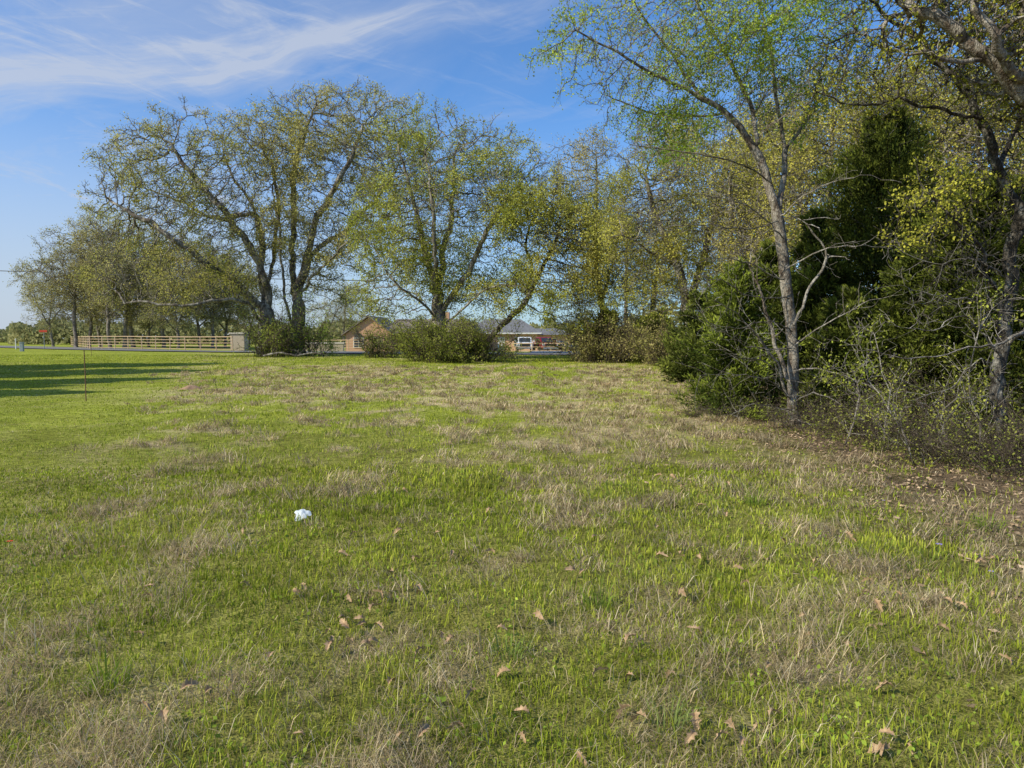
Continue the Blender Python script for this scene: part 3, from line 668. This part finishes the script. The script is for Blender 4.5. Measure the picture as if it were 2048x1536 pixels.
# ================================================================ HOUSES
BRK=brickmat('orange brick',(.52,.27,.14),(.44,.22,.12),(.46,.38,.30)); TAN=brickmat('tan brick',(.78,.44,.25),(.68,.37,.21),(.58,.44,.33))
ROOF1=pmat('brown shingle',(.16,.13,.11),(.22,.18,.15),3,.9,.3); ROOF2=pmat('grey shingle',(.15,.15,.155),(.20,.20,.205),3,.95,.3,spec=.1)
WHT=pmat('white trim',(.75,.73,.69),(.7,.68,.64),5,.6); GLASS=pmat('dark glass',(.03,.035,.04),(.05,.055,.06),2,.12,spec=.7)
def window(root,x,z,w,h,y,arch=False):
    f=MB(); t=.08
    f.box(x-w/2-t,x-w/2,y-.06,y+.02,z-t,z+h+t); f.box(x+w/2,x+w/2+t,y-.06,y+.02,z-t,z+h+t)
    f.box(x-w/2+.001,x+w/2-.001,y-.06,y+.02,z+h,z+h+t); f.box(x-w/2+.001,x+w/2-.001,y-.08,y+.02,z-t,z)
    f.box(x-.02,x+.02,y-.045,y+.01,z+.001,z+h-.001)
    fo=f.build('window',WHT,root)
    p=MB(); p.box(x-w/2+.002,x+w/2-.002,y-.025,y+.015,z+.002,z+h-.002); p.build('pane',GLASS,fo)
    if arch:
        n=10; pts=[(x+w/2*math.cos(math.pi*i/n),y-.03,z+h+t+.01+w/2*math.sin(math.pi*i/n)) for i in range(n+1)]
        q=MB(); q.poly(pts,[tuple(range(n+1))]); q.build('arch_pane',GLASS,fo)
x,Y=xy(742,96); r=empty('brick_house',(x,Y,gz1(x,Y)),-.05,'orange brick house with a steep gable behind the pipe fence','house')
w=MB(); w.box(2.9,14.5,1.0,9,-.2,2.6)
w.poly([(-3.1,-1,-.2),(3.1,-1,-.2),(3.1,-1,2.5),(0,-1,4.7),(-3.1,-1,2.5),(-3.1,9,-.2),(3.1,9,-.2),(3.1,9,2.5),(0,9,4.7),(-3.1,9,2.5)],[(0,1,2,3,4),(9,8,7,6,5),(0,5,6,1),(1,6,7,2),(4,9,5,0)]); w.build('wall',BRK,r)
q=MB(); t=.16
for s in (-1,1):
    q.poly([(0,-1.45,4.78),(s*3.6,-1.45,2.25),(s*3.6,9.4,2.25),(0,9.4,4.78),(0,-1.45,4.78+t),(s*3.6,-1.45,2.25+t),(s*3.6,9.4,2.25+t),(0,9.4,4.78+t)],[(0,1,2,3),(4,7,6,5),(0,4,5,1),(1,5,6,2),(2,6,7,3)])
q.poly([(1.2,.5,2.62),(14.9,.5,2.62),(14.9,9.5,2.62),(1.2,9.5,2.62),(2.5,5,4.6),(12,5,4.6)],[(0,1,5,4),(1,2,5),(2,3,4,5),(3,0,4)])
ro_=q.build('roof',ROOF1,r)
MB().box(9,9.9,5.4,6.3,3.6,5.6).build('chimney',BRK,ro_)
window(r,-1.4,.7,1.2,1.2,-1.0,True); window(r,1.2,.7,1.0,1.3,-1.0); window(r,5.5,.8,1.2,1.2,1.0); window(r,9.5,.8,1.2,1.2,1.0)
d=MB().box(7.2,8.1,.93,1.03,-.1,2.0).build('door',WHT,r); MB().box(7.28,7.33,.87,.928,.9,1.0).build('handle',GLASS,d)
x,Y=xy(1012,104); r=empty('grey_roofed_house',(x,Y,gz1(x,Y)+.1),.0,'tan brick house with a grey hip roof behind the white truck','house')
w=MB(); w.box(-5.8,4.6,0,9,-.3,2.6); w.box(4.603,9.5,1.2,8,-.3,2.3); w.build('wall',TAN,r)
q=MB(); q.poly([(-6.4,-.6,2.6),(5.2,-.6,2.6),(5.2,9.6,2.6),(-6.4,9.6,2.6),(-3.2,4.5,4.7),(2.2,4.5,4.7)],[(0,1,5,4),(1,2,5),(2,3,4,5),(3,0,4),(3,2,1,0)])
q.poly([(4.2,.6,2.303),(10,.6,2.303),(10,8.5,2.303),(4.2,8.5,2.303),(4.2,4.5,3.3),(8,4.5,3.3)],[(0,1,5,4),(1,2,5),(2,3,4,5)])
q.build('roof',ROOF2,r)
MB().box(-6.42,5.22,-.64,-.603,2.42,2.62).build('fascia',WHT,r)
window(r,1.8,.7,1.0,1.2,0); window(r,-3.6,.7,1.2,1.2,0); window(r,6.8,.7,1.2,1.0,1.2)
d=MB().box(-1.2,-.2,-.05,.03,-.2,2.0).build('door',WHT,r); MB().box(-.36,-.3,-.1,-.053,.85,.95).build('handle',GLASS,d)
# ================================================================ VEHICLES
RUB=pmat('tyre rubber',(.02,.02,.02),(.03,.03,.03),9,.9); CHR=pmat('chrome trim',(.5,.5,.5),(.4,.4,.4),5,.3,metal=.8); LAMP=pmat('lamp lens',(.7,.7,.68),(.6,.6,.6),5,.2)
def wheel(root,x,y,r=.4,w=.26):
    t=MB(); t.cyl((x-w/2,y,r),(x+w/2,y,r),r,20); W=t.build('wheel',RUB,root,.02)
    s=1 if x>0 else -1; MB().cyl((x+s*(w/2+.002),y,r),(x+s*(w/2+.02),y,r),r*.6,14).build('rim',CHR,W)
def pickup(px,Y,paint,label,rz=0):
    x,Y=xy(px,Y); r=empty('pickup_truck',(x,Y,gz1(x,Y)+.08),rz,label,'truck')
    MB().prism([(-2.75,.55),(-2.8,.95),(-2.6,1.15),(-1.5,1.24),(-1.5,1.22),(2.8,1.22),(2.8,.5)],-.98,.98).build('body',paint,r,.05)
    MB().prism([(-1.45,1.243),(-.75,1.85),(-.55,1.9),(.7,1.9),(.95,1.82),(1.15,1.243)],-.83,.83).build('cab',paint,r,.05)
    MB().poly([(-.72,-1.44,1.30),(.72,-1.44,1.30),(.66,-.86,1.80),(-.66,-.86,1.80)],[(0,1,2,3)]).build('windscreen',GLASS,r)
    for s in (-1,1):
        MB().poly([(s*.836,-1.15,1.3),(s*.836,1.0,1.3),(s*.836,.85,1.76),(s*.836,-.65,1.76)],[(0,1,2,3)]).build('side_window',GLASS,r)
        MB().box(s*.9-.13,s*.9+.02 if s>0 else s*.9+.13,-2.86,-2.6,.88,1.08).build('headlight',LAMP,r,.02)
        MB().box(min(s*.99,s*1.2),max(s*.99,s*1.2),-1.2,-1.05,1.3,1.5).build('mirror',paint,r,.02)
        wheel(r,s*.85,-1.75); wheel(r,s*.85,1.75)
    MB().box(-.62,.62,-2.83,-2.7,.72,1.08).build('grille',RUB,r,.02); MB().box(-.95,.95,-2.95,-2.72,.45,.66).build('bumper',CHR,r,.04)
    return r
WP=pmat('white paint',(.8,.8,.8),(.76,.76,.76),2,.3,spec=.5); RP=pmat('dark red paint',(.24,.015,.02),(.20,.012,.018),2,.3,spec=.5); BP=pmat('black paint',(.03,.03,.035),(.02,.02,.025),2,.25,spec=.5)
pickup(1049,88,WP,'white pickup truck facing the road in front of the tan house')
pickup(1088,89,RP,'dark red pickup truck parked right of the white one',.25)
x,Y=xy(1119,90); r=empty('parked_car',(x,Y,gz1(x,Y)+.08),.9,'dark car parked right of the dark red truck','car')
MB().prism([(-2.2,.35),(-2.25,.75),(-1.3,.92),(2.1,.95),(2.2,.4)],-.9,.9).build('body',BP,r,.06)
MB().prism([(-1.15,.93),(-.45,1.42),(.9,1.45),(1.75,.953)],-.76,.76).build('cabin',BP,r,.06)
MB().poly([(-.62,-1.12,1.0),(.62,-1.12,1.0),(.56,-.62,1.36),(-.56,-.62,1.36)],[(0,1,2,3)]).build('windscreen',GLASS,r)
for s in (-1,1):
    MB().poly([(s*.766,-.9,1.0),(s*.766,1.35,1.0),(s*.766,.85,1.36),(s*.766,-.4,1.36)],[(0,1,2,3)]).build('side_window',GLASS,r)
    MB().box(s*.7-.15,s*.7+.15,-2.29,-2.1,.62,.76).build('headlight',LAMP,r,.02)
    wheel(r,s*.8,-1.4,.33,.22); wheel(r,s*.8,1.4,.33,.22)
# ================================================================ POLE, WIRE, SIGN, BOXES, STAKES
WOOD=pmat('weathered pole',(.18,.14,.10),(.25,.19,.14),6,.9,.3); BLK=pmat('black cable',(.02,.02,.02),(.03,.03,.03),5,.6)
x,Y=xy(1251,62); b0=gz1(x,Y); r=empty('utility_pole',(x,Y,b0),0,'brown wooden utility pole rising behind the thickets','utility pole')
top=at(1251,455,62)[2]-b0
MB().cyl((0,0,-.3),(0,0,top),.17,12,.12).build('shaft',WOOD,r); MB().box(-1.1,1.1,-.08,.08,top-.55,top-.42).build('crossarm',WOOD,r)
for s in (-.95,0,.95): MB().cyl((s,0,top-.417),(s,0,top-.22),.05,8,.03).build('insulator',LAMP,r)
a=at(-420,523,66); bq=at(1249,566,62); pts=[]
for i in range(41):
    t=i/40; p=a*(1-t)+bq*t; p[2]-=1.0*4*t*(1-t)*.45; pts.append(p)
m=MB()
for p,q in zip(pts[:-1],pts[1:]): m.cyl(p,q,.035,5)
tag(m.build('overhead_cable',BLK),'black overhead cable sagging across the sky and behind the oaks','cable')
RED=pmat('red sign face',(.55,.06,.025),(.45,.05,.025),3,.5); GAL=pmat('galvanised steel',(.35,.36,.36),(.28,.29,.29),8,.5,metal=.3); RUST=pmat('rusty steel',(.22,.12,.07),(.15,.08,.05),20,.9,.2)
x,Y=xy(90,84); r=empty('road_sign',(x,Y,gz1(x,Y)),.1,'small red sign board on a thin post at far left','sign')
MB().cyl((0,0,-.1),(0,0,2.35),.035,8).build('post',GAL,r); MB().box(-.5,.4,-.055,-.04,2.0,2.25).build('sign_panel',RED,r,.01)
x,Y=xy(45,70); r=empty('utility_box',(x,Y,gz1(x,Y)),.2,'grey utility pedestal box on the lawn at far left','utility box')
PED=pmat('grey green plastic',(.30,.34,.34),(.25,.29,.29),4,.6)
MB().box(-.16,.16,-.14,.14,-.05,.82).build('housing',PED,r,.03); MB().box(-.19,.19,-.17,.17,.823,.92).build('lid',PED,r,.03)
x,Y=xy(33,84); r=empty('marker_post',(x,Y,gz1(x,Y)),0,'white marker post left of the red sign','post')
MB().cyl((0,0,-.1),(0,0,1.15),.06,10).build('shaft',WHT,r); MB().cyl((0,0,1.152),(0,0,1.25),.09,10,.03).build('cap',WHT,r)
def stake(px,row,h,label):
    p=gp(px,row); m=MB(); m.cyl((0,0,-.1),(.008,0,h*.5),.013,8,.013); m.cyl((.008,0,h*.5),(0.0,0,h),.013,8,.011)
    for k in range(int(h/.06)): m.cyl((.004,0,.05+k*.06),(.004,0,.06+k*.06),.0155,8)
    o=m.build('steel_stake',RUST); o.location=[float(v) for v in p]; tag(o,label,'stake')
stake(172,803,1.35,'tall rusty steel stake standing in the lawn at left'); stake(183,712,1.5,'farther rusty stake beside the fence corner')
r0=gp(590,716); r=empty('fallen_branch',r0,0,'bleached fallen branch lying in grass below the twin oaks','branch')
limb(r,[r0+np.array(v) for v in ((-2,-.3,.15),(-1,-.1,.35),(0,0,.2),(1.2,.1,.42),(2,.2,.2))],.07,.015,R2,BARK_OAK,'limb',twl=.6,frac=.3)
# litter scrap
p=gp(604,1040); rng=np.random.default_rng(9)
PAP=pmat('white plastic scrap',(.62,.66,.68),(.50,.56,.59),14,.5)
n=17; gxs=np.linspace(-1,1,n); XX,YY=np.meshgrid(gxs,gxs)
rr=np.maximum(np.abs(XX),np.abs(YY)); th=np.arctan2(YY,XX); rad=rr*(1+.18*np.sin(th*3+1)+.12*np.sin(th*5)+.08*np.sin(th*9+2))
X2=np.cos(th)*rad*.068; Y2=np.sin(th)*rad*.055; ZZ=.07+.03*(fbm(X2*30+5,Y2*30,3,3)-.5)+Y2*.7-.02*rad**2
i,j=np.meshgrid(np.arange(n-1),np.arange(n-1)); a=(j*n+i).ravel()
o=mk('plastic_scrap',np.stack([X2,Y2,ZZ],2).reshape(-1,3),np.stack([a,a+1,a+n+1,a+n],1),PAP,smooth=True); o.location=[float(v) for v in p]; tag(o,'crumpled white scrap of litter lying in the grass','litter')
# ant mound
DIRT=pmat('red dirt',(.40,.26,.16),(.32,.20,.12),12,.95,.5)
p=gp(382,778); m=18; V=[(0,0,.13)]; 
for k,rr in enumerate((.12,.24,.36)):
    for q in range(m):
        th=2*math.pi*q/m; R_=rr*(1+.2*math.sin(th*3+k)+.1*math.sin(th*7)); V.append((R_*math.cos(th),R_*math.sin(th),(.11,.05,-.02)[k]))
fs=[(0,1+q,1+(q+1)%m) for q in range(m)]+[(1+k*m+q,1+(k+1)*m+q,1+(k+1)*m+(q+1)%m,1+k*m+(q+1)%m) for k in range(2) for q in range(m)]
o=MB().poly(V,fs).build('ant_mound',DIRT,smooth=True); o.location=[float(v) for v in p]; tag(o,'small reddish dirt mound in the grass at left','mound')
# oak leaves lying on the grass
DL=pmat('fallen oak leaf',(.50,.35,.20),(.34,.22,.12),30,.8)
out=[(0,0),(.005,.01),(.018,.018),(.010,.03),(.028,.045),(.013,.055),(.030,.078),(.014,.08),(.016,.1),(0,.115)]
half=[(x_,y_) for x_,y_ in out]
lv=[]
for x_,y_ in half: lv.append((x_,y_,.75*x_+ .02*math.sin(y_*40)))
for x_,y_ in half[1:-1]: lv.append((-x_,y_,.9*x_+.02*math.sin(y_*40)))
nh=len(half); mid=[(0,y_,.02*math.sin(y_*40)) for x_,y_ in half[1:-1]]
b=len(lv); lv+=mid; fs=[]
R_=list(range(nh)); L_=[0]+list(range(nh,nh+nh-2))+[nh-1]; M_=[0]+list(range(b,b+nh-2))+[nh-1]
for k in range(nh-1):
    for S_ in (R_,L_):
        f=[M_[k],S_[k],S_[k+1],M_[k+1]]; f=[v for i_,v in enumerate(f) if v not in f[:i_]]
        if len(f)>2: fs.append(tuple(f))
leaf=MB().poly(lv,fs).build('fallen_leaf',DL); tag(leaf,'curled brown oak leaf lying on the grass','leaf','fallen oak leaves on the grass')
spots=[(312,1195),(305,1210),(700,1278),(830,1185),(842,1192),(835,1500),(610,1500),(1350,1365),(1470,1262),(1580,1425),(1790,1395),(1400,1122),(1370,1128),(1183,1085),(1480,1510),(1265,1440),(1360,1190),(990,1120),(1060,1445),(545,1330),(1530,1360),(1690,1300),(1850,1330),(2020,1357),(1905,1225),(765,1210),(660,1290),(250,1110),(300,1030),(1640,1130),(1700,1090),(1420,975),(1210,1265),(930,1480),(360,1400),(1980,1130),(1950,1135),(1560,1090),(1745,1180),(1390,1480),(1150,1155),(480,1180),(880,1075),(1310,1060),(1500,1180),(1610,1240)]
sr=random.Random(3)
for k in range(80): spots.append((sr.uniform(250,2040),sr.uniform(940,1520)))
for k in range(10): spots.append((sr.gauss(700,60),sr.gauss(1285,25)))
for i,(px,row) in enumerate(spots):
    o=leaf if i==0 else leaf.copy()
    if i: C.objects.link(o)
    p=gp(px,row); s=random.Random(i); o.location=(p[0],p[1],p[2]+s.uniform(.03,.06)); o.rotation_euler=(s.uniform(-.8,.8),s.uniform(-.8,.8),s.uniform(0,6.28)); k=s.uniform(.45,.85); o.scale=(k,k,k)
def tuft(px,row,n,h,label,seed,colr=(.24,.33,.05),w=.005):
    global rng
    rng=np.random.default_rng(seed); p=gp(px,row); az=rng.uniform(0,6.28,n); rr=rng.random(n)**.6*.10
    V,T,c=blades(p[0]+np.cos(az)*rr,p[1]+np.sin(az)*rr,rng.uniform(.4,1.15,n)*h,np.full(n,w),rng.uniform(.15,1.1,n),az,np.array(colr)*rng.uniform(.7,1.4,(n,1)),True,.5)
    o=mk('grass_tuft',V-p,T,GRASSM,col=c); o.location=[float(v) for v in p]; tag(o,label,'grass tuft')
tuft(1195,1215,90,.19,'dark green clump of long blades right of the field centre',1); tuft(215,1375,60,.17,'coarse spreading green clump near the lower left corner',2,(.30,.40,.05),.008)
tuft(1510,1010,90,.2,'lush green clump near the leaf litter edge',3,(.28,.39,.05)); tuft(1975,1060,80,.2,'green clump growing in the leaf litter at right',4); tuft(1020,1310,60,.15,'thin bluish green clump in the foreground middle',5,(.26,.35,.08)); tuft(1335,1450,60,.15,'bluish clump in the foreground right of the middle',6,(.28,.35,.10))
STEM=pmat('flower stem',(.08,.14,.03),(.1,.17,.03),9,.8)
def flower(px,row,h,colr,label,npet=5,ps=.018):
    p=gp(px,row); r=empty('wildflower',p,0,label,'flower'); m=pmat('petal '+label[:6],colr,tuple(v*.8 for v in colr),30,.6)
    MB().cyl((0,0,0),(.004,0,h),.0018,6).build('stem',STEM,r)
    q=MB()
    for k in range(npet):
        t=2*math.pi*k/npet; c,s=math.cos(t),math.sin(t)
        q.poly([(.004,0,h),(.004+c*ps*.6-s*ps*.35,s*ps*.6+c*ps*.35,h+.005),(.004+c*ps,s*ps,h+.004),(.004+c*ps*.6+s*ps*.35,s*ps*.6-c*ps*.35,h+.005)],[(0,1,2,3)])
    q.build('petals',m,r); MB().cyl((.004,0,h),(.004,0,h+.008),.004,8,.002).build('flower_centre',pmat('centre',(.6,.45,.1),None,9,.8),r)
flower(20,1112,.11,(.75,.06,.02),'small red wildflower at the left edge of the lawn',7,.024)
flower(1876,1118,.11,(.30,.25,.65),'larger violet wildflower at the leaf litter edge',5,.027)
flower(1980,1170,.09,(.30,.25,.65),'pale violet wildflower near the right edge, nearest of the three')
flower(1765,1022,.10,(.35,.3,.7),'violet wildflower farthest back in the leaf litter')
# ================================================================ SKY, SUN, CAMERA
Ld=Vector((.80,.42,-.66)).normalized(); el=math.asin(-Ld.z); az=math.atan2(-Ld.x,-Ld.y)
w=bpy.data.worlds.new("World"); bpy.context.scene.world=w; w.use_nodes=True; nt=w.node_tree; nt.nodes.clear(); N=nt.nodes.new; L=nt.links.new
out=N('ShaderNodeOutputWorld'); bg=N('ShaderNodeBackground'); L(bg.outputs[0],out.inputs[0]); bg.inputs[1].default_value=.14
sky=N('ShaderNodeTexSky'); sky.sky_type='NISHITA'; sky.sun_disc=False; sky.sun_elevation=el; sky.sun_rotation=az; sky.ozone_density=2.0; sky.air_density=1.0; sky.dust_density=.6
tc=N('ShaderNodeTexCoord'); sp_=N('ShaderNodeSeparateXYZ'); L(tc.outputs['Generated'],sp_.inputs[0])
def M(op,a,b=None,c=None,clamp=False):
    n=N('ShaderNodeMath'); n.operation=op; n.use_clamp=clamp
    for i,v in enumerate((a,b,c)):
        if v is None: continue
        if isinstance(v,(int,float)): n.inputs[i].default_value=v
        else: L(v,n.inputs[i])
    return n.outputs[0]
A=M('ARCTAN2',sp_.outputs[0],sp_.outputs[1]); E=M('ARCSINE',sp_.outputs[2])
def noise(vx,vy,scale,detail=5,rough=.55,dist=0):
    cb=N('ShaderNodeCombineXYZ'); L(vx,cb.inputs[0]); L(vy,cb.inputs[1]); n=N('ShaderNodeTexNoise'); n.inputs['Scale'].default_value=scale; n.inputs['Detail'].default_value=detail; n.inputs['Roughness'].default_value=rough; n.inputs['Distortion'].default_value=dist
    L(cb.outputs[0],n.inputs['Vector']); return n.outputs['Fac']
def MR(v,a,b,c=0,d=1):
    n=N('ShaderNodeMapRange'); n.interpolation_type='SMOOTHSTEP'; L(v,n.inputs[0])
    for i,q in enumerate((a,b,c,d)): n.inputs[i+1].default_value=q
    return n.outputs[0]
S=M('SUBTRACT',E,M('MULTIPLY_ADD',A,.26,.436))
wob=M('MULTIPLY',M('SUBTRACT',noise(A,E,2.2,3),.5),.14); S2=M('ADD',S,wob)
streakn=noise(M('MULTIPLY',A,1.6),M('MULTIPLY',S2,13),1.8,9,.65,.3)
# a second family of finer streaks, fanning the other way
S3=M('ADD',M('SUBTRACT',E,M('MULTIPLY',A,-.22)),M('MULTIPLY',wob,.8))
fine=noise(M('MULTIPLY',A,2.2),M('MULTIPLY',S3,15),2.0,9,.66,.5)
band=M('POWER',2.718,M('MULTIPLY',M('POWER',M('ABSOLUTE',M('DIVIDE',S2,.024)),2),-1))
left=MR(A,.12,-.50)
band=M('MULTIPLY',M('MULTIPLY',band,MR(streakn,.3,.65,.3,1)),MR(A,.20,-.2))
soft=noise(M('MULTIPLY',A,1.8),M('MULTIPLY',S2,4.2),2.0,8,.62,.5)
veil=M('MULTIPLY',MR(soft,.30,.68),M('MULTIPLY_ADD',left,.95,.02))
wisp=M('MULTIPLY',MR(streakn,.47,.74),M('MULTIPLY_ADD',left,.4,.25))
wisp2=M('MULTIPLY',MR(fine,.50,.76),M('MULTIPLY_ADD',left,.45,.22))
haze=MR(E,.36,.0,0,.85)
cl=M('ADD',M('MULTIPLY',band,.62),M('ADD',M('MULTIPLY',veil,.6),M('ADD',wisp,wisp2)),clamp=True); cl=M('MULTIPLY',cl,.8)
cl=M('MAXIMUM',cl,M('MULTIPLY',haze,M('MULTIPLY_ADD',left,.55,.45)))
tint=N('ShaderNodeMix'); tint.data_type='RGBA'; tint.blend_type='MULTIPLY'; tint.inputs[0].default_value=1; L(sky.outputs[0],tint.inputs[6]); tint.inputs[7].default_value=(.58,.95,1.34,1)
mx=N('ShaderNodeMix'); mx.data_type='RGBA'; L(cl,mx.inputs[0]); L(tint.outputs[2],mx.inputs[6]); mx.inputs[7].default_value=(4.0,4.4,5.2,1)
L(mx.outputs[2],bg.inputs[0])
s=bpy.data.lights.new('sun','SUN'); s.energy=5.0; s.angle=math.radians(.5); s.color=(1,.93,.76); so=bpy.data.objects.new('sun',s); C.objects.link(so); so.rotation_euler=Ld.to_track_quat('-Z','Y').to_euler()
cam=bpy.data.cameras.new('camera'); co=bpy.data.objects.new('camera',cam); C.objects.link(co); co.location=(0,0,CAMZ); co.rotation_euler=(math.pi/2-PT,0,0)
cam.sensor_width=36; cam.lens=F/2048*36; cam.clip_end=6000; cam.clip_start=.05
bpy.context.scene.camera=co
sc=bpy.context.scene; sc.view_settings.view_transform='Standard'; sc.view_settings.look='None'; sc.view_settings.exposure=0
print('done',time.time()-T0)
